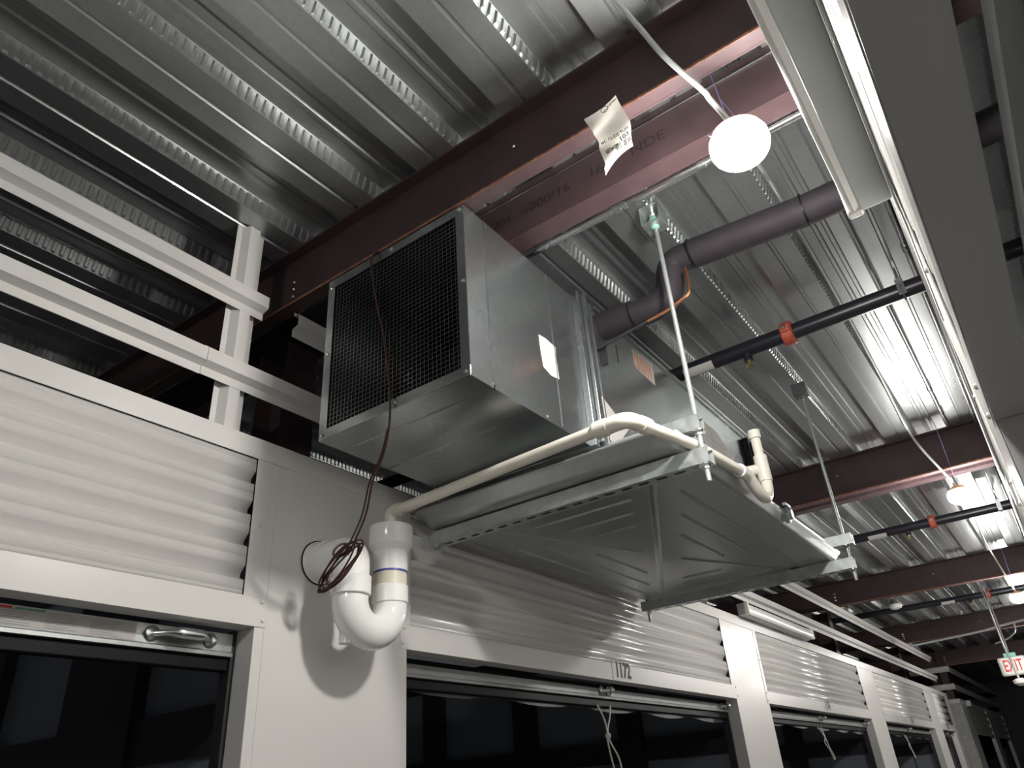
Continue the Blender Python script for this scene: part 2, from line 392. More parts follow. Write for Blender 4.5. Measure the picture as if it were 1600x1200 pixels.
def scr(mb, x, n, y, z, r=.005): mb.lathe((x, y, z), (n,0,0), [(0, r), (.002, r), (.004, r*.5)], 8)
bayn = {'L': ['leftmost white ribbed header panel, above the door bar with the long handle', 'white ribbed header panel half shaded by the drain pan, above number 1172', 'white ribbed header panel right of the strip light, one bay past number 1172', 'white ribbed header panel two bays past number 1172', 'narrow white ribbed header panel at the far end of the row'],
        'R': ['white ribbed header panel on the right wall over the camera', 'white ribbed header panel on the right wall, second bay', 'white ribbed header panel on the right wall, third bay', 'white ribbed header panel on the right wall, fourth bay', 'white ribbed header panel on the right wall, fifth bay']}
dn = [0]
def bay(side, x0, n, i, a, b, number=None):
    """opening from a to b: header fascia, ribbed panel, side strips, rolled door bar"""
    # fascia with return
    mb = MB()
    mb.box(x0+.0008*n, x0+.0022*n, a-.028, b+.028, .39, .457)
    dp = .056 if side == 'L' else .049
    mb.box(x0+.0005*n, x0-dp*n, a, b, .39, .3915)
    mb.box(x0-(dp-.003)*n, x0-(dp-.001)*n, a, b, .3915, .42)
    for yy, zz in ((a-.018, .405), (b+.018, .405), (a-.012, .448), (b+.012, .448)): scr(mb, x0+.0022*n, n, yy, zz)
    f = trim(mb, bevel=.0005)
    # side strips of the panel
    for yy0, yy1 in ((a-.026, a+.014), (b-.040, b+.006)):
        mb = MB().box(x0+.0006*n, x0+.0018*n, yy0, yy1, .457, .800)
        scr(mb, x0+.0018*n, n, (yy0+yy1)/2, .63)
        trim(mb, bevel=.0005)
    mb = MB(); corr(mb, x0, n, a-.004, b-.042, .457, .800)
    o = mb.build('header_panel', M['white2'], ang=50, solid=.001)
    tag(o, bayn[side][i], 'wall panel', 'ribbed header panels')
    # door: bottom bar parked at the head of the opening
    dn[0] += 1
    xb = x0 - .062*n
    d = bpy.data.objects.new('door_%d' % dn[0], None); COL.objects.link(d); d.location = (xb, (a+b)/2, .30+H0); d['kind'] = 'structure'
    y0, y1 = a+.012, b-.012
    zt = .366 if i else .3795
    MB().sweep([(-.022*n, zt), (0, zt), (0, .341), (.006*n, .337), (.006*n, .331), (-.030*n, .331)], (xb, y0, 0), (xb, y1, 0), (1,0,0), (0,0,1)).build('bottom_bar', (M['galvpan'] if i == 0 else M['bar']) if side == 'L' else M['housing'], d, solid=.003, smooth=False)
    MB().box(xb-.004*n, xb-.030*n, y0, y1, .300, .328).build('rubber_seal', M['black'], d, bevel=.003)
    # curtain behind, hanging edge
    if i >= 1 or side == 'R':
        mb = MB(); N = 90; rows = []
        for k in range(N+1):
            y = y0 + (y1-y0)*k/N; s = abs(math.sin((y-y0)*6.1))**.6
            z0_ = .318 - .030*s - .012*(k/N)
            rows.append([mb.bm.verts.new((xb-(.034+.012*s*0)*n, y, .39)), mb.bm.verts.new((xb-(.030-.010*s)*n, y, .345)), mb.bm.verts.new((xb-(.034-.020*s)*n, y, z0_))])
        for r0, r1 in zip(rows, rows[1:]):
            for j in range(2): mb.bm.faces.new((r0[j], r0[j+1], r1[j+1], r1[j]))
        mb.build('curtain_edge', M['dark'], d, ang=80)
    MB().tube([(xb-.31*n, y0+.02, .66), (xb-.31*n, y1-.02, .66)], .12, 20).build('curtain_roll', M['galv'], d)
    for yy in (a+.006, b-.006):
        MB().box(xb-.001*n, xb-.035*n, yy-.005, yy+.005, -1.7, .388).build('track', M['dark'], d)
    return d, xb
def handle(d, xb, n, yc, zc, L=.14, r=.0095, plate=.024, rot=0.):
    u = Vector((0, math.cos(rot), math.sin(rot)))
    a = Vector((xb+.003*n, yc, zc)) - u*L/2; b = Vector((xb+.003*n, yc, zc)) + u*L/2
    h = MB().tube(rounded([a, a+Vector((.030*n,0,0))+u*.03, b+Vector((.030*n,0,0))-u*.03, b], .02), [r*.5]+[r*.55, r*.55, r*.6, r*.7, r*.85, r*1.0, r*1.05, r*1.05, r*1.0, r*.85, r*.7, r*.6, r*.55, r*.55]+[r*.5], 12).build('handle', M['bright'], d)
    for p, s in ((a, -1), (b, 1)):
        MB().lathe(p-Vector((.001*n,0,0)), (n,0,0), [(0, plate), (.003, plate), (.0045, plate*.82)], 24).build('escutcheon', M['galv'], h)
        MB().lathe(p+Vector((.004*n,0,0))+u*s*.008, (n,0,0), [(0, .009), (.002, .009), (.003, .005)], 12).build('rivet', M['bright'], h)
    return h
doorsL = []
ops = [(-1.45, 1.086), (1.596, 4.13), (4.645, 7.18), (7.70, 10.23), (10.75, 11.75)]
for i, (a, b) in enumerate(ops): doorsL.append(bay('L', XL, 1, i, a, b))
for i, (a, b) in enumerate(ops[:4]): bay('R', XR, -1, i, a, b)
# left door: long pull handle and warning label
d0, xb = doorsL[0]
handle(d0, xb, 1, .945, .361, .140, .0135, .0165)
lab = MB().box(xb+.0022, xb+.0026, .36, .840, .343, .3785).build('warning_label', M['paper'], d0)
lab['label'] = 'long white printed warning label on the door bar'
mb = MB()
for k in range(5):
    ya = .40+.085*k
    for j in range(7): mb.box(xb+.0027, xb+.0029, ya+.004, ya+.066-random.random()*.02, .3455+.0045*j, .347+.0045*j)
mb.build('fine_print', M['greyink'], lab)
MB().box(xb+.0027, xb+.0030, .60, .655, .3735, .3780).build('green_band', M['greenink'], lab)
MB().box(xb+.0027, xb+.0030, .36, .595, .3735, .3780).build('red_band', M['redink'], lab)
for i in (1, 2, 3, 4):
    d, xb = doorsL[i]; a, b = ops[i]
    yc = a + (1.22 if i < 4 else .5)
    handle(d, xb, 1, yc, .358, .055, .013, .02)
    handle(d, xb, 1, b-.065, .355, .045, .012, .018)
# pull ropes
def rope(i, pts, label):
    d, xb = doorsL[i]
    o = MB().tube(smooth_path(pts, 6), .0036, 6).build('pull_rope', M['rope'], d); o['label'] = label; return o
xb = doorsL[0][1]
rp = rope(1, [(xb+.0, 2.745, .305), (xb+.005, 2.775, .26), (xb+.006, 2.79, .215), (xb+.006, 2.785, .18), (xb+.005, 2.80, .12), (xb, 2.83, .06), (xb, 2.86, -.02)], 'white knotted pull rope')
rope(1, [(xb+.0, 2.85, .305), (xb+.005, 2.825, .26), (xb+.006, 2.795, .215), (xb+.006, 2.80, .18), (xb+.012, 2.845, .12), (xb, 2.89, .06), (xb, 2.93, -.02)], 'white knotted pull rope')
MB().lathe((xb+.006, 2.793, .195), (0,0,1), [(-.012,.004),(-.008,.010),(.004,.011),(.012,.005)], 10).build('knot', M['rope'], rp)
for i, yb in ((2, 5.80), (3, 8.72)):
    rope(i, [(xb, yb-.05, .30), (xb+.01, yb+.02, .24), (xb+.01, yb, .20), (xb+.01, yb+.07, .16), (xb+.012, yb+.12, .10), (xb+.01, yb+.15, .12), (xb+.01, yb+.08, .18), (xb, yb+.03, .30)], 'looped white pull rope')
MB().box(xb+.004, xb+.009, 8.80, 8.83, -.2, .33).build('door_strap', M['black'], doorsL[3][0])
# unit numbers
for s, y, i in (('1172', 2.885, 1), ('1174', 5.90, 2), ('1176', 8.95, 3), ('1178', 11.2, 4)):
    t_ = text('unit_number', s, M['ink'], doorsL[i][0], (XL+.0024, y-.008, .431), (0,1,0), (0,0,1), .082, .80, .035, off=.0008)
    MB().box(XL+.0023, XL+.0027, y-.100, y-.097, .395, .468).build('scribe_line', M['ink'], doorsL[i][0])
# column seam lines (sheet laps) and screws on the near column
mb = MB().box(XL+.0003, XL+.0012, 1.112, 1.1135, -1.7, .800); scr(mb, XL, 1, 1.135, .806, .004)
for yy in (1.20, 1.47): scr(mb, XL+.003, 1, yy, .826, .0035)
trim(mb)

# rails
rail('metal_rail', XL, 1, 1.226, -3, 1.025, 'upper white hat-shaped rail on the left, ending at the white post', 'white rails')
rail('metal_rail', XL, 1, .984, -3, .865, 'lower white hat-shaped rail left of its lap joint, above the ribbed panels', 'white rails')
rail('metal_rail', XL+.002, 1, .984, .865, 11.7, 'long lower white rail running from the lap joint behind the duct to the far end', 'white rails')
rail('metal_rail', XL, 1, 1.226, 1.13, 11.7, 'long upper white rail starting beside the duct end and running to the far end', 'white rails')
rail('metal_rail', XR, -1, 1.226, -3, 11.7, 'upper white rail above the right wall', 'white rails')
rail('metal_rail', XR, -1, .984, -3, 11.7, 'lower white rail above the right wall', 'white rails')
def post(x0, n, y, label):
    p = [(-.046, 0), (-.046, .016), (-.024, .030), (-.024, .062), (-.046, .076), (-.046, .090)]
    mb = MB(); mb.sweep([(a*n, b) for a, b in p], (x0, y, .856), (x0, y, 1.529), (1,0,0), (0,1,0))
    tag(mb.build('rail_post', M['white'], solid=.0015, smooth=False), label, 'post', 'white rail posts')
post(XL, 1, .922, 'white folded metal post standing on the wall trim left of the duct')
post(XR, -1, 1.9, 'white folded metal post standing on the right wall trim')
# far block rails turning the corner
for z, w_ in ((1.226, 'upper'), (.984, 'lower')):
    rail('metal_rail', XL, 1, z, 13.2, 19.5, '%s white rail on the wall beyond the cross passage' % w_, 'white rails')
    p = [(0, .084), (.022, .070), (.022, .030), (0, .018), (0, 0)]
    o = MB().sweep([(-a, b) for a, b in p], (XL-.55, 13.2, z), (XL, 13.2, z), (0,1,0), (0,0,1)).build('metal_rail', M['white'], solid=.0015)
    tag(o, '%s short white rail crossing the end of the wall at the cross passage' % w_, 'rail', 'white rails')
tag(MB().box(XL-.16, XL-.06, 13.3, 13.42, -1.7, 1.525).build('steel_column', M['maroon']), 'maroon corner column behind the turning rails at the cross passage', 'column', 'maroon columns')
# corner guard
g = thing('corner_guard', (XL, 13.2, -1.7), 'bright diamond-plate corner guard at the far end of the white wall', 'corner guard')
MB().box(XL+.001, XL+.006, 13.19, 13.75, -1.7, .80).box(XL-.30, XL+.006, 13.185, 13.194, -1.7, .80).build('plate', M['diamond'], g)
MB().box(XL+.006, XL+.07, 13.70, 13.86, .77, .85).build('end_cap', M['white'], g, bevel=.01)
# far bays beyond
for i, (a, b) in enumerate(((13.9, 16.2), (16.8, 18.9))):
    mb = MB(); corr(mb, XL, 1, a, b, .39, .855); o = mb.build('header_panel', M['white2'], ang=14)
    tag(o, ['ribbed header panel in shade just past the diamond-plate guard', 'farthest ribbed header panel in the dark'][i], 'wall panel', 'ribbed header panels')

# unit interiors: partitions between units with studs and girts
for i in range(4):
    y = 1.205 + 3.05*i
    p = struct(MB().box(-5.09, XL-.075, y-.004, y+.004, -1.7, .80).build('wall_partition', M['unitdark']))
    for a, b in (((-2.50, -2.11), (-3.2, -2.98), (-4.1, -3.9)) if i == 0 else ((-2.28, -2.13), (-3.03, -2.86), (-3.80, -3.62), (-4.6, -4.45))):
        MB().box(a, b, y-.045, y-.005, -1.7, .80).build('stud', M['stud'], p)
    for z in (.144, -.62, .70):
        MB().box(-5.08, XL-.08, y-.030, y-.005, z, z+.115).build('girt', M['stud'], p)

# ================================================================== air handler and duct
DX0, DX1, DY0, DY1, DZ0, DZ1 = -1.333, -.845, 1.10, 1.605, .812, 1.308
D = thing('return_duct', (-1.09, 1.35, DZ0), 'galvanized box duct with an open screened end, hanging over the white column', 'duct')
mb = MB()
mb.poly([(DX0,DY0,DZ0),(DX1,DY0,DZ0),(DX1,DY1,DZ0),(DX0,DY1,DZ0)]).poly([(DX0,DY0,DZ1),(DX1,DY0,DZ1),(DX1,DY1,DZ1),(DX0,DY1,DZ1)])
mb.poly([(DX1,DY0,DZ0),(DX1,DY1,DZ0),(DX1,DY1,DZ1),(DX1,DY0,DZ1)]).poly([(DX0,DY0,DZ0),(DX0,DY1,DZ0),(DX0,DY1,DZ1),(DX0,DY0,DZ1)])
# standing seams
mb.box(DX1, DX1+.003, 1.178, 1.182, DZ0, DZ1).box(DX0, DX1+.003, 1.178, 1.182, DZ0-.003, DZ0).box(DX1, DX1+.0025, 1.470, 1.473, DZ0, DZ1).box(DX0, DX1+.002, 1.342, 1.345, DZ0-.0025, DZ0)
mb.box(DX1-.002, DX1+.003, DY0, DY1, DZ0-.003, DZ0+.004)
mb.build('duct_shell', M['galv'], D, smooth=False)
fw = .026
MB().box(DX0, DX1, DY0-.003, DY0-.0005, DZ1-fw, DZ1).box(DX0, DX1, DY0-.003, DY0-.0005, DZ0, DZ0+fw).box(DX0, DX0+fw, DY0-.003, DY0-.0005, DZ0+fw, DZ1-fw).box(DX1-fw, DX1, DY0-.003, DY0-.0005, DZ0+fw, DZ1-fw).build('front_frame', M['galv'], D, bevel=.0006)
mb = MB(); q = .004
mb.poly([(DX0+q,DY0,DZ0+q),(DX1-q,DY0,DZ0+q),(DX1-q,DY1,DZ0+q),(DX0+q,DY1,DZ0+q)]).poly([(DX0+q,DY0,DZ1-q),(DX1-q,DY0,DZ1-q),(DX1-q,DY1,DZ1-q),(DX0+q,DY1,DZ1-q)])
mb.poly([(DX1-q,DY0,DZ0+q),(DX1-q,DY1,DZ0+q),(DX1-q,DY1,DZ1-q),(DX1-q,DY0,DZ1-q)]).poly([(DX0+q,DY0,DZ0+q),(DX0+q,DY1,DZ0+q),(DX0+q,DY1,DZ1-q),(DX0+q,DY0,DZ1-q)])
mb.poly([(DX0+q,DY1-.01,DZ0+q),(DX1-q,DY1-.01,DZ0+q),(DX1-q,DY1-.01,DZ1-q),(DX0+q,DY1-.01,DZ1-q)])
mb.build('duct_liner', M['liner'], D, smooth=False)
mb = MB(); x = DX0+fw-.004
while x < DX1-fw+.005: mb.box(x-.0005, x+.0005, DY0-.0004, DY0+.0006, DZ0+fw-.005, DZ1-fw+.005); x += .0127
z = DZ0+fw
while z < DZ1-fw: mb.box(DX0+fw-.005, DX1-fw+.005, DY0+.0007, DY0+.0017, z-.0005, z+.0005); z += .0127
mb.build('wire_screen', M['galv'], D, smooth=False)
for (sx, sz) in ((DX0+.012, DZ1-.03), (DX0+.012, DZ0+.25), (DX0+.012, DZ0+.012), (-1.09, DZ1-.012), (-1.07, DZ0+.012), (DX1-.012, DZ1-.012), (DX1-.010, DZ0+.26), (DX1-.012, DZ0+.012)):
    MB().lathe((sx, DY0-.003, sz), (0,-1,0), [(0,.0055),(.003,.0055),(.005,.003)], 6).build('screw', M['bright'], D)
for yy in (1.178, 1.40): MB().lathe((DX1+.001, yy, DZ0+.008), (1,0,0), [(0,.005),(.003,.005),(.005,.003)], 6).build('screw', M['bright'], D)
# unit casing
AX0, AX1, AY0, AY1, AZ0, AZ1 = -1.35, -.835, 1.66, 3.12, .826, 1.325
A = thing('air_handler', (-1.09, 2.4, AZ0), 'long galvanized air handler behind the duct, above the drain pan', 'air handler')
MB().box(AX0, AX1, AY0+.02, AY1, AZ0, AZ1).build('casing', M['galv'], A, bevel=.002)
MB().box(AX0-.01, AX1+.010, 1.606, 1.628, DZ0-.004, DZ1+.012).box(AX0-.02, AX1+.020, 1.632, 1.648, DZ0+.012, DZ1+.02).box(AX0-.006, AX1+.006, 1.655, 1.680, AZ0, AZ1).build('flange', M['galv'], A, bevel=.002)
MB().box(AX1, AX1+.004, 1.70, 1.704, AZ0, AZ1).box(AX1, AX1+.006, 1.72, 3.10, AZ1-.012, AZ1).box(AX1, AX1+.006, 2.45, 2.453, AZ0, AZ1).build('side_seam', M['galv'], A)
MB().box(AX1, AX1+.028, 2.98, 3.07, 1.10, 1.30).build('control_box', M['black'], A, bevel=.006)
MB().box(AX1+.028, AX1+.034, 3.0, 3.05, 1.13, 1.28).build('control_cover', M['blackpipe'], A, bevel=.003)
mb = MB().box(AX1, AX1+.002, 1.85, 1.853, 1.24, 1.18); mb.build('seam_mark', M['dark'], A)
def sticker(parent, x, pts, material, label, name='sticker'):
    mb = MB(); n = len(pts)
    mb.bm.faces.new([mb.bm.verts.new((x, a, b)) for a, b in pts])
    r = bmesh.ops.extrude_face_region(mb.bm, geom=list(mb.bm.faces))
    for v in [e for e in r['geom'] if isinstance(e, bmesh.types.BMVert)]: v.co.x += .0005
    o = mb.build(name, material, parent, smooth=False); o['label'] = label; return o
x = DX1+.0008
s_ = sticker(D, x, [(1.397,1.064),(1.43,1.068),(1.478,1.062),(1.476,1.02),(1.480,.962),(1.44,.956),(1.405,.968),(1.400,1.01)], M['paper'], 'white torn sticker on the duct side')
mb = MB()
for k in range(9): mb.box(x+.0006, x+.0009, 1.41, 1.41+.03+random.random()*.03, 1.045-.009*k, 1.0462-.009*k)
mb.build('fine_print', M['greyink'], s_)
x = AX1+.0006
s_ = sticker(A, x, [(1.965,1.285),(2.125,1.292),(2.118,1.205),(1.972,1.212)], M['paper'], 'white label with orange stripes')
mb = MB()
for k in range(6): mb.box(x+.0006, x+.001, 1.975+.0235*k, 1.984+.0235*k, 1.215, 1.28)
mb.build('orange_stripes', M['orangeink'], s_)
sticker(A, x, [(1.695,.995),(1.79,.955),(1.86,.955),(1.80,.90),(1.75,.855),(1.70,.86)], M['paper'], 'white label partly behind the cream pipe')
s_ = sticker(A, x, [(2.50,1.22),(2.66,1.225),(2.80,1.16),(2.80,1.0),(2.50,1.0)], M['paper'], 'large faded wiring label')
mb = MB()
for k in range(8): mb.box(x+.0006, x+.0009, 2.53, 2.75, 1.02+.02*k, 1.022+.02*k)
mb.box(x+.0006, x+.0009, 2.60, 2.603, 1.0, 1.2); mb.box(x+.0006, x+.0009, 2.70, 2.703, 1.0, 1.18)
mb.build('fine_print', M['greyink'], s_)

# ================================================================== drain pan
P_ = thing('drain_pan', (-1.03, 2.4, .735), 'wide galvanized drain pan with pressed ribs, hanging under the air handler', 'drain pan')
bx0, bx1, by0, by1 = -1.435, -.632, 1.625, 3.16
rx0, rx1, ry0, ry1 = -1.475, -.602, 1.572, 3.195
def rrect(x0, x1, y0, y1, r, z, n=5):
    out = []
    for cx, cy, a in ((x1-r, y1-r, 0), (x0+r, y1-r, 90), (x0+r, y0+r, 180), (x1-r, y0+r, 270)):
        for k in range(n+1):
            t = math.radians(a+90*k/n); out.append((cx+r*math.cos(t), cy+r*math.sin(t), z))
    return out
mb = MB(); rings = []
for (e, z, r) in ((0., .7355, .05), (.25, .738, .055), (.45, .747, .06), (.62, .757, .06), (.80, .766, .06), (.93, .772, .05), (1., .779, .05)):
    L = lambda a, b: a+(b-a)*e
    rings.append([mb.bm.verts.new(p) for p in rrect(L(bx0,rx0), L(bx1,rx1), L(by0,ry0), L(by1,ry1), r, z)])
mb.bm.faces.new(rings[0])
for a, b in zip(rings, rings[1:]):
    for k in range(len(a)): mb.bm.faces.new((a[k], a[(k+1)%len(a)], b[(k+1)%len(b)], b[k]))
mb.build('pan_body', M['galvpan'], P_, solid=.0012, ang=40)
mb = MB()
def ridge(a, b, w=.007, h=.005):
    a, b = Vector((*a, .7352)), Vector((*b, .7352)); d = (b-a).normalized(); s = Vector((-d.y, d.x, 0)); N = Vector((0,0,-1))
    pr = [(-w, 0), (-w*.4, h), (w*.4, h), (w, 0)]
    A_ = [mb.bm.verts.new(a + s*p + N*q*1.0 + d*(q*2)) for p, q in pr]; B_ = [mb.bm.verts.new(b + s*p + N*q - d*(q*2)) for p, q in pr]
    for i in range(3): mb.bm.faces.new((A_[i], A_[i+1], B_[i+1], B_[i]))
    mb.bm.faces.new(A_); mb.bm.faces.new(B_[::-1])
for e in ((-.735,1.895,-.735,3.046),(-.821,2.09,-.821,2.854),(-.911,2.29,-.911,2.665),(-1.38,2.0,-1.38,3.0),(-1.30,2.06,-1.30,2.825),(-1.22,2.265,-1.22,2.65),
          (-1.217,1.868,-.87,1.868),(-1.178,1.978,-.925,1.978),(-1.133,2.088,-.975,2.088),(-1.153,2.84,-.984,2.84),(-1.193,2.925,-.935,2.925),(-1.228,3.01,-.845,3.01),
          (-.715,1.68,-1.39,3.14),(-1.36,1.68,-1.099,2.373),(-1.03,2.561,-.763,3.13)):
    ridge(e[:2], e[2:], .013 if e[0] in (-.715,) else .0085)
mb.build('pressed_ribs', M['galvpan'], P_)
f = MB(); f.lathe((-.608, 2.45, .758), (1,0,0), [(-.01,.018),(.004,.018),(.0041,.026),(.018,.026),(.020,.018),(.030,.016)], 8); f.box(-.596,-.584,2.425,2.475,.785,.795); f.build('overflow_port', M['galv'], P_)
# trapeze strut channels
def strut(y, zt, x0, x1, label, slots=True):
    """open channel, slotted back down, 41 mm"""
    S = thing('strut_channel', ((x0+x1)/2, y, zt-.041), label, 'strut channel', 'zinc strut channels')
    h = .041; t = .0025; mb = MB()
    mb.box(x0, x1, y-.0205, y-.0205+t, zt-h, zt).box(x0, x1, y+.0205-t, y+.0205, zt-h, zt)
    mb.box(x0, x1, y-.0205+t, y-.011, zt-t, zt).box(x0, x1, y+.011, y+.0205-t, zt-t, zt)
    mb.box(x0, x1, y-.0205+t, y-.0065, zt-h, zt-h+t).box(x0, x1, y+.0065, y+.0205-t, zt-h, zt-h+t)
    x = x1-.001
    while x > x0+.05:
        mb.box(x-.021, x, y-.0065, y+.0065, zt-h, zt-h+t); x -= .0508
    mb.build('channel', M['strut'], S, smooth=False)
    return S
S1 = strut(1.6705, .730, -1.463, -.548, 'lower strut channel under the front edge of the drain pan')
S2 = strut(3.085, .730, -1.463, -.548, 'lower strut channel under the back edge of the drain pan')
S3 = strut(1.6705, .822, -1.463, -.555, 'upper strut channel carrying the front of the air handler')
S4 = strut(3.085, .822, -1.463, -.53, 'upper strut channel carrying the back of the air handler')
def nut(parent, x, y, z, s=1):
    MB().lathe((x, y, z), (0,0,-1), [(0,.019),(.002,.019)], 20).lathe((x, y, z-.002), (0,0,-1), [(0,.0105),(.009,.0105)], 6).build('nut', M['bright'], parent)
def rod(x, y, zt, zb, label, tier=(.730, .822)):
    r = thing('threaded_rod', (x, y, zb), label, 'threaded rod', 'threaded hanger rods')
    n = int((zt-zb)/.004); path = []; rr = []
    for k in range(n): path.append((x, y, zb+k*.004)); rr.append(.0072 if k % 2 else .0060)
    path.append((x, y, zt)); rr.append(.0065)
    MB().tube(path, rr, 10).build('rod', M['rodzinc'], r)
    for z in tier: nut(r, x, y, z-.0415)
    return r
r1 = rod(-.565, 1.668, 1.475, .645, 'front right threaded rod, from the mint-green isolator down to the strut')
r2 = rod(-.560, 3.085, 1.455, .645, 'back right threaded rod, from the grey box down to the strut')
r3 = rod(-1.44, 3.085, 1.50, .645, 'back left threaded rod beside the far end of the strut')
r4 = rod(-1.445, 1.668, 1.50, .680, 'front left threaded rod beside the wall')
# hanger isolators
h = thing('vibration_isolator', (-.565, 1.668, 1.455), 'open zinc hanger bracket with mint-green rubber isolator', 'isolator')
MB().box(-.596, -.534, 1.638, 1.698, 1.458, 1.462).box(-.596, -.592, 1.638, 1.698, 1.462, 1.522).box(-.538, -.534, 1.638, 1.698, 1.462, 1.522).box(-.596, -.534, 1.638, 1.698, 1.522, 1.526).build('bracket', M['strut'], h, smooth=False, bevel=.0008)
MB().lathe((-.565, 1.668, 1.466), (0,0,1), [(0,.022),(.010,.021),(.022,.013),(.026,.012)], 20).build('rubber_mount', M['mint'], h)
MB().lathe((-.565, 1.668, 1.462), (0,0,-1), [(0,.014),(.008,.012),(.012,.008)], 16).build('washer', M['mint'], h)
MB().lathe((-.565, 1.668, 1.493), (0,0,1), [(0,.010),(.012,.010),(.012,.005),(.029,.005)], 6).build('nut', M['bright'], h)
h = thing('hanger_box', (-.56, 3.085, 1.455), 'small dark grey hanger box at the top of the back rod', 'hanger box')
MB().box(-.590, -.530, 3.06, 3.11, 1.448, 1.505).build('box', M['greybox'], h, bevel=.002)
MB().tube([(-.56, 3.085, 1.505), (-.565, 3.06, 1.529)], .003, 6).build('stem', M['dark'], h)
MB().lathe((-.56, 3.085, 1.448), (0,0,-1), [(0,.014),(.004,.014),(.005,.009),(.014,.009)], 8).build('nut', M['bright'], h)

# ================================================================== drains
c = thing('condensate_pipe', (-.6, 1.5, .72), 'cream condensate pipe from the p-trap along the pan to a capped tee', 'pipe')
r = .0148
pth = [(-1.375, 1.400, .672), (-1.375, 1.400, .712), (-.622, 1.375, .728), (-.586, 1.68, .752), (-.580, 2.00, .776)]
MB().tube(rounded(pth[:3], .022)[:-1] + [Vector((-.65, 1.376, .7272))], r, 16).build('run_to_wall', M['pvc'], c)
MB().tube(rounded([(-.69, 1.377, .7262), (-.622, 1.375, .728), (-.615, 1.44, .733)], .03, 8), .0190, 18).build('elbow', M['pvc'], c)
MB().tube(rounded([(-1.335, 1.3987, .7125), (-1.375, 1.400, .712), (-1.375, 1.400, .668)], .026, 8), .0188, 18).build('elbow', M['pvc'], c)
MB().tube([(-.705, 1.3775, .7262), (-.672, 1.377, .7267)], .0208, 18).build('elbow_hub', M['pvc'], c)
MB().tube([(-.6165, 1.425, .732), (-.6125, 1.458, .7345)], .0208, 18).build('elbow_hub', M['pvc'], c)
MB().tube([(-.616, 1.43, .7325), (-.586, 1.68, .752), (-.580, 2.01, .776)], r, 16).build('run_along_pan', M['pvc'], c)
MB().tube([(-.5802, 1.985, .7745), (-.580, 2.015, .7765)], .0195, 18).build('collar', M['pvcw'], c)
MB().tube(rounded([(-.580, 2.01, .776), (-.578, 2.045, .776), (-.575, 2.11, .737), (-.572, 2.17, .733), (-.572, 2.205, .78), (-.572, 2.205, .83)], .04, 8), .0175, 16).build('trap_bend', M['pvc'], c)
MB().tube([(-.572, 2.205, .80), (-.572, 2.205, .885)], .0205, 18).build('tee', M['pvc'], c)
MB().tube([(-.572, 2.205, .842), (-.66, 2.195, .846)], .018, 16).tube([(-.66, 2.195, .846), (-.8345, 2.18, .85)], .0145, 14).build('tee_branch', M['pvc'], c)
MB().tube([(-.572, 2.205, .88), (-.572, 2.205, .965)], .0148, 16).build('standpipe', M['pvc'], c)
MB().tube([(-.572, 2.205, .945), (-.572, 2.205, .972)], .0192, 18).build('cap', M['pvc'], c)

t = thing('p_trap', (-1.375, 1.33, .36), 'big glossy white p-trap plugged into the white column', 'p-trap')
R_ = .0445; xc = -1.375; yA, yB = 1.262, 1.400     # wall-side leg, inlet leg
zc = .455; rr_ = (yB-yA)/2
MB().tube([Vector((xc, yA, .485))] + arc((xc, (yA+yB)/2, zc), (0,1,0), (0,0,1), rr_, math.pi, 2*math.pi, 18) + [Vector((xc, yB, .485))], R_, 28).build('u_bend', M['pvcw'], t, ang=60)
MB().lathe((xc, yA, .462), (0,0,1), [(0,.0485),(.002,.0505),(.046,.0505),(.048,.048)], 32).build('hub', M['pvcw'], t)
MB().lathe((xc, yB, .462), (0,0,1), [(0,.046),(.002,.0475),(.044,.0475),(.046,.045)], 32).build('hub', M['pvcw'], t)
MB().tube(rounded([(xc, yA, .505), (xc, yA, .572), (-1.498, yA, .572)], .06, 12), R_+.001, 28).build('wall_elbow', M['pvcw'], t, ang=60)
MB().lathe((-1.499, yA, .572), (1,0,0), [(0,.055),(.004,.055),(.006,.0505),(.04,.0505)], 32).build('wall_hub', M['pvcw'], t)
MB().lathe((-1.499, yA, .572), (1,0,0), [(0,.0575),(.002,.0575)], 32).build('wall_gap', M['black'], t)
MB().lathe((xc, yB, .505), (0,0,1), [(0,.0435),(.040,.0435)], 28).build('yellowed_stub', M['pvcy'], t)
MB().lathe((xc, yB, .541), (0,0,1), [(0,.0447),(.005,.0447)], 28).build('blue_primer_ring', M['primer'], t)
MB().lathe((xc, yB, .546), (0,0,1), [(0,.0455),(.052,.047),(.066,.0585),(.070,.060),(.120,.060),(.122,.058)], 32).build('reducer', M['pvcw'], t)
MB().lathe((xc-.02, yA+.012, .355), (0,0,1), [(0,.018),(.05,.018)], 18).build('cleanout', M['pvcw'], t)

# thin brown control wire with a coil
w_ = thing('control_wire', (-1.1, 1.08, .5), 'thin brown wire hooked over the duct end, hanging down to a coil by the p-trap', 'wire')
pts = [(-1.140, 1.12, 1.312), (-1.141, 1.092, 1.312), (-1.150, 1.082, 1.28), (-1.141, 1.082, 1.20), (-1.120, 1.083, 1.10), (-1.101, 1.084, 1.026), (-1.088, 1.086, .93), (-1.078, 1.088, .84), (-1.080, 1.088, .76), (-1.098, 1.09, .70), (-1.14, 1.10, .65), (-1.20, 1.14, .60), (-1.270, 1.175, .562), (-1.315, 1.195, .540)]
MB().tube(smooth_path(pts, 6), .0026, 8).build('hanging_wire', M['wire'], w_)
MB().tube(smooth_path([(p[0]-.004-.003*i, p[1], p[2]) for i, p in enumerate(pts[8:])], 6), .0022, 8).build('hanging_wire', M['wire'], w_)
C0 = Vector((-1.338, 1.192, .512))
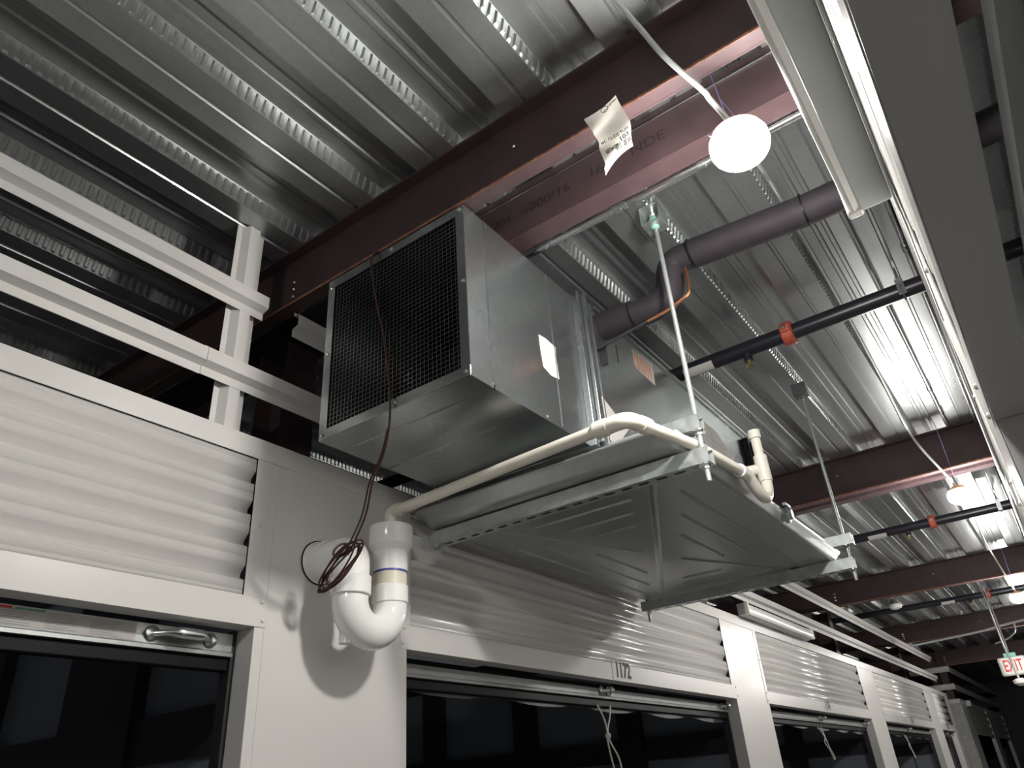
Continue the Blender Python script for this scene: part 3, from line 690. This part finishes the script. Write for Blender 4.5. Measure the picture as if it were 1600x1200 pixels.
for k, (L_, W_, tx, off) in enumerate(((.074, .017, 0, 0), (.066, .024, .06, .008), (.080, .011, -.05, -.006), (.058, .013, .12, .012), (.077, .021, -.04, .004))):
    u = Vector((.763, .081, .635+tx*2)).normalized(); vv = Vector((.42+off*6, .684, -.59)); vv = (vv-u*vv.dot(u)).normalized()
    cc = C0 + Vector((.004*k, -.003*k, off*.6))
    path = [cc + u*L_*math.cos(a) + vv*W_*math.sin(a) for a in [2*math.pi*i/36 for i in range(36)]]
    MB().tube(path, .0023, 8, closed=True).build('coil_turn', M['wire'], w_)
cc = C0 + Vector((.012, -.01, .038))
MB().tube([cc + Vector((.5,.3,.25)).normalized()*.020*math.cos(a) + Vector((-.2,-.1,.9)).normalized()*.014*math.sin(a) for a in [2*math.pi*i/20 for i in range(20)]], .003, 8, closed=True).build('tie_loop', M['wire'], w_)

# ================================================================== sprinkler mains and branch fittings
for i, y in enumerate((2.50, 5.55, 8.60)):
    z = 1.432
    s = thing('sprinkler_pipe', (-.5, y, z-.03), 'black sprinkler pipe crossing under the deck, ' + ['nearest, over the air handler', 'second nearest, by the second lamp', 'third nearest, near the exit sign'][i], 'pipe', 'black sprinkler pipes')
    MB().tube([(-4.5, y, z), (2.3, y, z)], .030, 20).build('pipe', M['blackpipe'], s)
    cx = -.437
    mb = MB(); mb.lathe((cx-.022, y, z), (1,0,0), [(0,.036),(.002,.045),(.042,.045),(.044,.036)], 24); mb.box(cx-.018, cx+.018, y-.052, y-.034, z-.014, z+.014); mb.box(cx-.018, cx+.018, y+.034, y+.052, z-.014, z+.014)
    k = mb.build('coupling', M['red'], s, bevel=.004)
    MB().lathe((cx, y-.052, z), (0,-1,0), [(0,.010),(.008,.010),(.008,.005),(.014,.005)], 6).build('bolt', M['bright'], k)
    hx = -.60
    k = MB().tube([(hx, y, z), (hx, y, z-.052)], .017, 14).build('drop', M['blackpipe'], s)
    MB().lathe((hx, y, z-.052), (0,0,-1), [(0,.012),(.012,.012),(.013,.006),(.028,.006),(.029,.014),(.031,.014)], 12).tube([(hx-.012, y, z-.062), (hx-.014, y, z-.075), (hx, y, z-.083)], .002, 6).build('sprinkler_head', M['brass'], k)
    hx = -.04
    k = MB().tube(arc((hx, y, z), (0,1,0), (0,0,1), .033, 0, 2*math.pi, 24), .0035, 8).box(hx-.010, hx+.010, y-.002, y+.002, z+.033, z+.06).tube([(hx, y, z+.05), (hx, y, 1.529)], .005, 8).box(hx-.012, hx+.012, y-.035, y-.032, z-.03, z+.03).build('hanger', M['galv'], s)
    o = MB().sweep([(.032*math.cos(math.radians(t)), .032*math.sin(math.radians(t))) for t in range(195, 275, 8)], (-.85, y, z), (-.73, y, z), (0,1,0), (0,0,1)).build('pipe_label', M['paper'], s); o['label'] = 'whitish printed pipe label'

# insulated refrigerant line
q_ = thing('insulated_pipe', (-.6, 1.765, 1.2), 'fat black foam-insulated pipe bending up from the air handler to the right', 'pipe')
y = 1.765
MB().tube([(-.8345, y, 1.268), (-.72, y, 1.262)], .046, 24).build('insulation', M['foam'], q_)
MB().tube(rounded([(-.722, y, 1.262), (-.600, y, 1.255), (-.575, y, 1.385), (-.50, y+.004, 1.386)], .075, 10), .0425, 24).build('insulation', M['foam'], q_)
MB().tube([(-.505, y+.004, 1.386), (-.175, y+.006, 1.362)], .045, 24).build('insulation', M['foam'], q_)
MB().tube([(-.173, y+.006, 1.362), (.9, y+.01, 1.372)], .0445, 24).build('insulation', M['foam'], q_)
for xx, zz in ((-.722, 1.262), (-.505, 1.386), (-.174, 1.362)):
    MB().tube([(xx-.002, y, zz), (xx+.002, y, zz)], .0462, 24).build('tape_joint', M['black'], q_)
# small copper line
q2 = thing('copper_line', (-.6, 1.72, 1.2), 'thin copper line elbowing under the black insulated pipe', 'pipe')
MB().tube(rounded([(-.520, 1.715, 1.31), (-.518, 1.712, 1.24), (-.525, 1.71, 1.212), (-.60, 1.71, 1.19), (-.66, 1.71, 1.183)], .02, 6), .0050, 10).build('copper_tube', M['copper'], q2)
MB().tube([(-.655, 1.71, 1.1835), (-.833, 1.71, 1.160)], .0045, 10).build('dark_tube', M['stud'], q2)
MB().box(-.834, -.815, 1.725, 1.735, 1.11, 1.19).build('bracket', M['dark'], q2)

# ================================================================== conduits
def conduit(pts, rad, label, couplings=(), material='bright', clamps=()):
    k = thing('conduit', pts[0], label, 'conduit')
    MB().tube(pts, rad, 12).build('tube', M[material], k)
    a, b = Vector(pts[0]), Vector(pts[-1]); d = (b-a).normalized()
    for s in couplings:
        p = a+(b-a)*s; MB().tube([p-d*.02, p+d*.02], rad*1.35, 12).build('coupling', M['galv'], k)
        MB().tube([p+Vector((0,0,-rad*1.2)), p+Vector((0,-.004,-rad*1.9))], .003, 8).build('set_screw', M['bright'], k)
    return k
conduit([(-.84, 1.414, 1.355), (.0, 1.414, 1.355)], .0085, 'shiny conduit along the maroon channel, ending at a coupling near the strip light', (.05, .33, .62, .97))
conduit([(-.0, 1.436, 1.366), (-.9, 1.436, 1.366)], .006, 'thinner conduit running beside the shiny conduit along the maroon channel', (.3,), 'galv')
conduit([(.046, -2.5, 1.505), (.046, 12, 1.505)], .014, 'black pipe running along the deck over the right wall', (.25, .28, .33), 'blackpipe')
conduit([(.018, 1.3, 1.512), (.018, 12, 1.512)], .009, 'bright conduit running along the deck next to the black pipe', (.02, .1, .25, .5))
conduit([(-.105, 2.0, 1.515), (-.105, 4.10, 1.515)], .009, 'bright conduit on the deck ending at the second maroon beam', (.75, .9))
# white conduit across far bay
k = thing('conduit', (-.9, 9.9, 1.30), 'white flexible conduit sweeping across under the deck near the exit sign', 'conduit')
MB().tube(smooth_path([(-1.4, 9.6, 1.20), (-1.1, 9.65, 1.22), (-.7, 9.7, 1.25), (-.35, 9.7, 1.29), (.0, 9.6, 1.30)], 6), .012, 10).build('tube', M['mc'], k)
MB().tube(smooth_path([(-.36, 9.7, 1.29), (-.38, 9.72, 1.20), (-.48, 9.75, 1.14), (-.6, 9.8, 1.12)], 6), .008, 8).build('branch', M['mc'], k)

# ================================================================== lamps on cables
def lamp(x, y, z, label, cable, tie, group='temporary LED string lamps'):
    L = thing('hanging_lamp', (x, y, z-.04), label, 'lamp', group)
    rr = .060
    prof = [(0, .0005)] + [(rr*.72*(1-math.cos(a)), rr*math.sin(a)) for a in [math.pi/2*i/9 for i in range(1, 10)]] + [(rr*.72+.014, rr*.985), (rr*.72+.024, rr*.90)]
    MB().lathe((x, y, z-.045), (0,0,1), prof, 36).build('glowing_dome', M['lamp'], L, ang=80)
    MB().lathe((x, y, z+.0225), (0,0,1), [(0,.053),(.006,.053),(.012,.040),(.024,.030),(.026,.010)], 28).build('base', M['lampbase'], L)
    MB().tube(smooth_path(cable, 6), .0062, 10).build('cable', M['mc'], L)
    for p in tie: MB().tube(smooth_path(p, 4), .0014, 6).build('tie_wire', M['violet'], L)
    return L
x, y, z = -.191, 1.18, 1.130
lamp(x, y, z, 'glowing LED lamp hanging in front of the nearest beam, largest of the lamps',
     [(-.345, .90, 1.526), (-.319, .99, 1.507), (-.288, 1.02, 1.415), (-.259, 1.05, 1.325), (-.219, 1.12, 1.258), (-.214, 1.133, 1.243), (-.198, 1.165, 1.20), (x, y, z+.045)],
     [[(-.225, 1.18, 1.528), (-.211, 1.19, 1.40), (-.205, 1.20, 1.29), (-.200, 1.20, 1.19)], [(-.206, 1.20, 1.30), (-.190, 1.20, 1.24), (-.176, 1.20, 1.180)], [(-.206, 1.20, 1.30), (-.203, 1.19, 1.24), (-.197, 1.19, 1.185)],
      [(-.196, 1.19, 1.185), (-.22, 1.17, 1.168), (-.235, 1.16, 1.168), (-.24, 1.16, 1.175)]])
x, y, z = -.171, 4.25, 1.194
lamp(x, y, z, 'glowing LED lamp hanging under the second maroon beam, middle one of three',
     [(-.191, 1.24, 1.165), (-.215, 1.55, 1.36), (-.235, 1.85, 1.50), (-.24, 2.4, 1.518), (-.255, 3.2, 1.518), (-.276, 3.90, 1.512), (-.255, 4.02, 1.42), (-.21, 4.13, 1.32), (-.18, 4.22, 1.255), (x, y, z+.045)],
     [[(-.157, 4.04, 1.528), (-.160, 4.11, 1.40), (-.168, 4.22, 1.26), (-.171, 4.25, 1.23)]])
x, y, z = -.173, 7.30, 1.147
lamp(x, y, z, 'glowing LED lamp at the right edge of the picture, farthest one in view',
     [(-.171, 4.33, 1.23), (-.2, 4.9, 1.50), (-.21, 6.0, 1.518), (-.23, 6.95, 1.512), (-.20, 7.15, 1.33), (-.18, 7.26, 1.21), (x, y, z+.045)],
     [[(-.15, 7.05, 1.528), (-.165, 7.2, 1.30), (x, y, z+.04)]])
lamp(-.17, -1.87, 1.13, 'LED string lamp behind the camera over the corridor', [(-.17, -1.7, 1.52), (-.17, -1.8, 1.3), (-.17, -1.87, 1.175)], [[(-.14, -1.87, 1.528), (-.17, -1.87, 1.17)]])
lamp(-.17, 10.35, 1.15, 'LED string lamp farthest down the corridor', [(-.17, 10.6, 1.51), (-.17, 10.5, 1.3), (-.17, 10.35, 1.195)], [[(-.14, 10.35, 1.528), (-.17, 10.35, 1.19)]])

# unlit lamps
def offlamp(x, y, z, zt, label):
    L = thing('unlit_lamp', (x, y, z), label, 'lamp')
    MB().lathe((x, y, z), (0,0,1), [(0,.025),(.01,.052),(.03,.062),(.045,.058),(.05,.03)], 24).build('dome', M['lens'], L)
    MB().lathe((x, y, z+.050), (0,0,1), [(0,.035),(.03,.03),(.05,.02)], 16).build('base', M['greybox'], L)
    MB().tube([(x, y, z+.10), (x, y, zt)], .008, 8).build('stem', M['bright'], L)
offlamp(-1.21, 8.2, 1.372, 1.52, 'small white unlit lamp hanging below the third maroon beam')
# ================================================================== strip lights on wall tops
def strip(x0, n, y0, y1, label):
    F = thing('strip_light', (x0+n*.03, (y0+y1)/2, .852), label, 'strip light', 'wall-top strip lights')
    MB().box(x0+.004*n, x0+.056*n, y0, y1, .857, .925).build('housing', M['housing'], F, bevel=.003)
    pr = [(.056, .860), (.066, .857), (.074, .866), (.076, .89), (.070, .915), (.056, .925)]
    MB().sweep([(a*n, b) for a, b in pr], (x0, y0+.004, 0), (x0, y1-.004, 0), (1,0,0), (0,0,1), closed=True, caps=True).build('lens', M['lens'], F, ang=50)
    for yy, s in ((y0, -1), (y1, 1)):
        MB().box(x0+.052*n, x0+.078*n, yy-.010, yy+.010, .855, .928).build('end_cap', M['lens'], F, bevel=.004)
    return F
strip(XR, -1, -.05, 1.185, 'long strip light with white lens and grey housing overhead at top right')
strip(XL, 1, 4.42, 5.72, 'white strip light on top of the left wall beside the third ribbed panel')

# ================================================================== exit sign
E_ = thing('exit_sign', (-.42, 8.5, .72), 'white exit sign with red letters hanging in the far corridor', 'exit sign')
ex, ey, ez = -.445, 8.5, .765
MB().box(ex-.112, ex+.112, ey, ey+.035, ez-.080, ez+.080).build('sign_body', M['lens'], E_, bevel=.02)
text('lettering', 'EXIT', M['redink'], E_, (ex, ey-.001, ez), (1,0,0), (0,0,1), .140, .54, .012)
MB().box(ex-.05, ex+.05, ey+.005, ey+.03, ez+.080, ez+.115).build('canopy', M['mint'], E_, bevel=.005)
MB().tube([(ex, ey+.018, ez+.115), (ex, ey+.018, 1.529)], .008, 8).build('stem', M['bright'], E_)
L = thing('hanging_fixture', (-.33, 8.2, .62), 'small white twin-head emergency light in front of the exit sign', 'emergency light')
MB().lathe((-.418, 8.15, .60), (0,0,1), [(-.03,.02),(-.01,.05),(.015,.058),(.03,.025)], 12).build('heads', M['lens'], L)
MB().tube([(-.420, 8.15, .628), (-.442, 8.15, .91), (-.45, 8.15, 1.529)], .009, 8).build('stem', M['bright'], L)

# ================================================================== paper cable tag
T = thing('paper_tag', (-.43, 1.086, 1.12), 'crumpled white printed cable tag stuck to the edge of the nearest beam', 'tag')
def tagpt(u, v):    # u across 0..1, v down 0..1
    tl, tr = Vector((-.476, 1.0855, 1.326)), Vector((-.392, 1.0855, 1.342))
    ml, mr = Vector((-.447, 1.0855, 1.228)), Vector((-.372, 1.0855, 1.245))
    bl, br = Vector((-.444, 1.0855, 1.137)), Vector((-.371, 1.0855, 1.152))
    if v < .5: a, b = tl.lerp(ml, v*2), tr.lerp(mr, v*2)
    else: a, b = ml.lerp(bl, v*2-1), mr.lerp(br, v*2-1)
    p = a.lerp(b, u)
    p.y += .006*math.sin(v*9+u*3) - .004*math.sin(v*21) * (1-u) - .006 - .010*v
    return p
mb = MB(); G = [[mb.bm.verts.new(tagpt(u/10, v/24 + (0.10*(1-u/10)**2-.02 if v == 24 else 0))) for u in range(11)] for v in range(25)]
for a, b in zip(G, G[1:]):
    for j in range(10): mb.bm.faces.new((a[j], a[j+1], b[j+1], b[j]))
mb.build('paper', M['tagpaper'], T, ang=60)
TG = [tagpt(u/20, v/40) for u in range(21) for v in range(41)]
def onTag(name, s, material, u, v, size, squeeze=.8, bold=0.):
    p = tagpt(u, v); uu = (tagpt(min(u+.1,1), v)-tagpt(max(u-.1,0), v)); uu.y = 0; vv = Vector((-uu.z, 0, uu.x))
    t = text(name, s, material, T, p+Vector((0,-.0045,0)), uu, vv, size, squeeze, bold)
    w = wloc(T) - Vector((0,0,H0))
    for q in t.data.vertices:
        c = min(TG, key=lambda g: (g.x-w.x-q.co.x)**2 + (g.z-w.z-q.co.z)**2); q.co.y = c.y - w.y - .0016
onTag('print', 'MC GLIDE TUFF', M['ink'], .50, .585, .0135, .70, .015)
onTag('print', '103', M['ink'], .76, .69, .024, .70, .03)
onTag('print', '68584504', M['ink'], .34, .735, .0125, .62, .03)
onTag('print', 'LISTED', M['ink'], .83, .095, .010, .8, .03)
onTag('print', 'UL', M['ink'], .58, .11, .009, .8, .03)
for k in range(5): onTag('print', '................................', M['greyink'], .45, .14+.07*k, .007, .8)
p = tagpt(.58, .11)+Vector((0,-.0045,0))
MB().tube([p+Vector((math.cos(a)*.0085, 0, math.sin(a)*.0085)) for a in [2*math.pi*i/20 for i in range(20)]], .0007, 6, closed=True).build('round_mark', M['ink'], T)
mb = MB(); p = tagpt(.74, .84)+Vector((0,-.0045,0)); xx = -.018
while xx < .018:
    w1 = random.choice((.0006, .0012, .002)); mb.box(p.x+xx, p.x+xx+w1, p.y-.0002, p.y, p.z-.009, p.z+.009); xx += w1+random.choice((.0007, .0014))
mb.build('barcode', M['ink'], T)
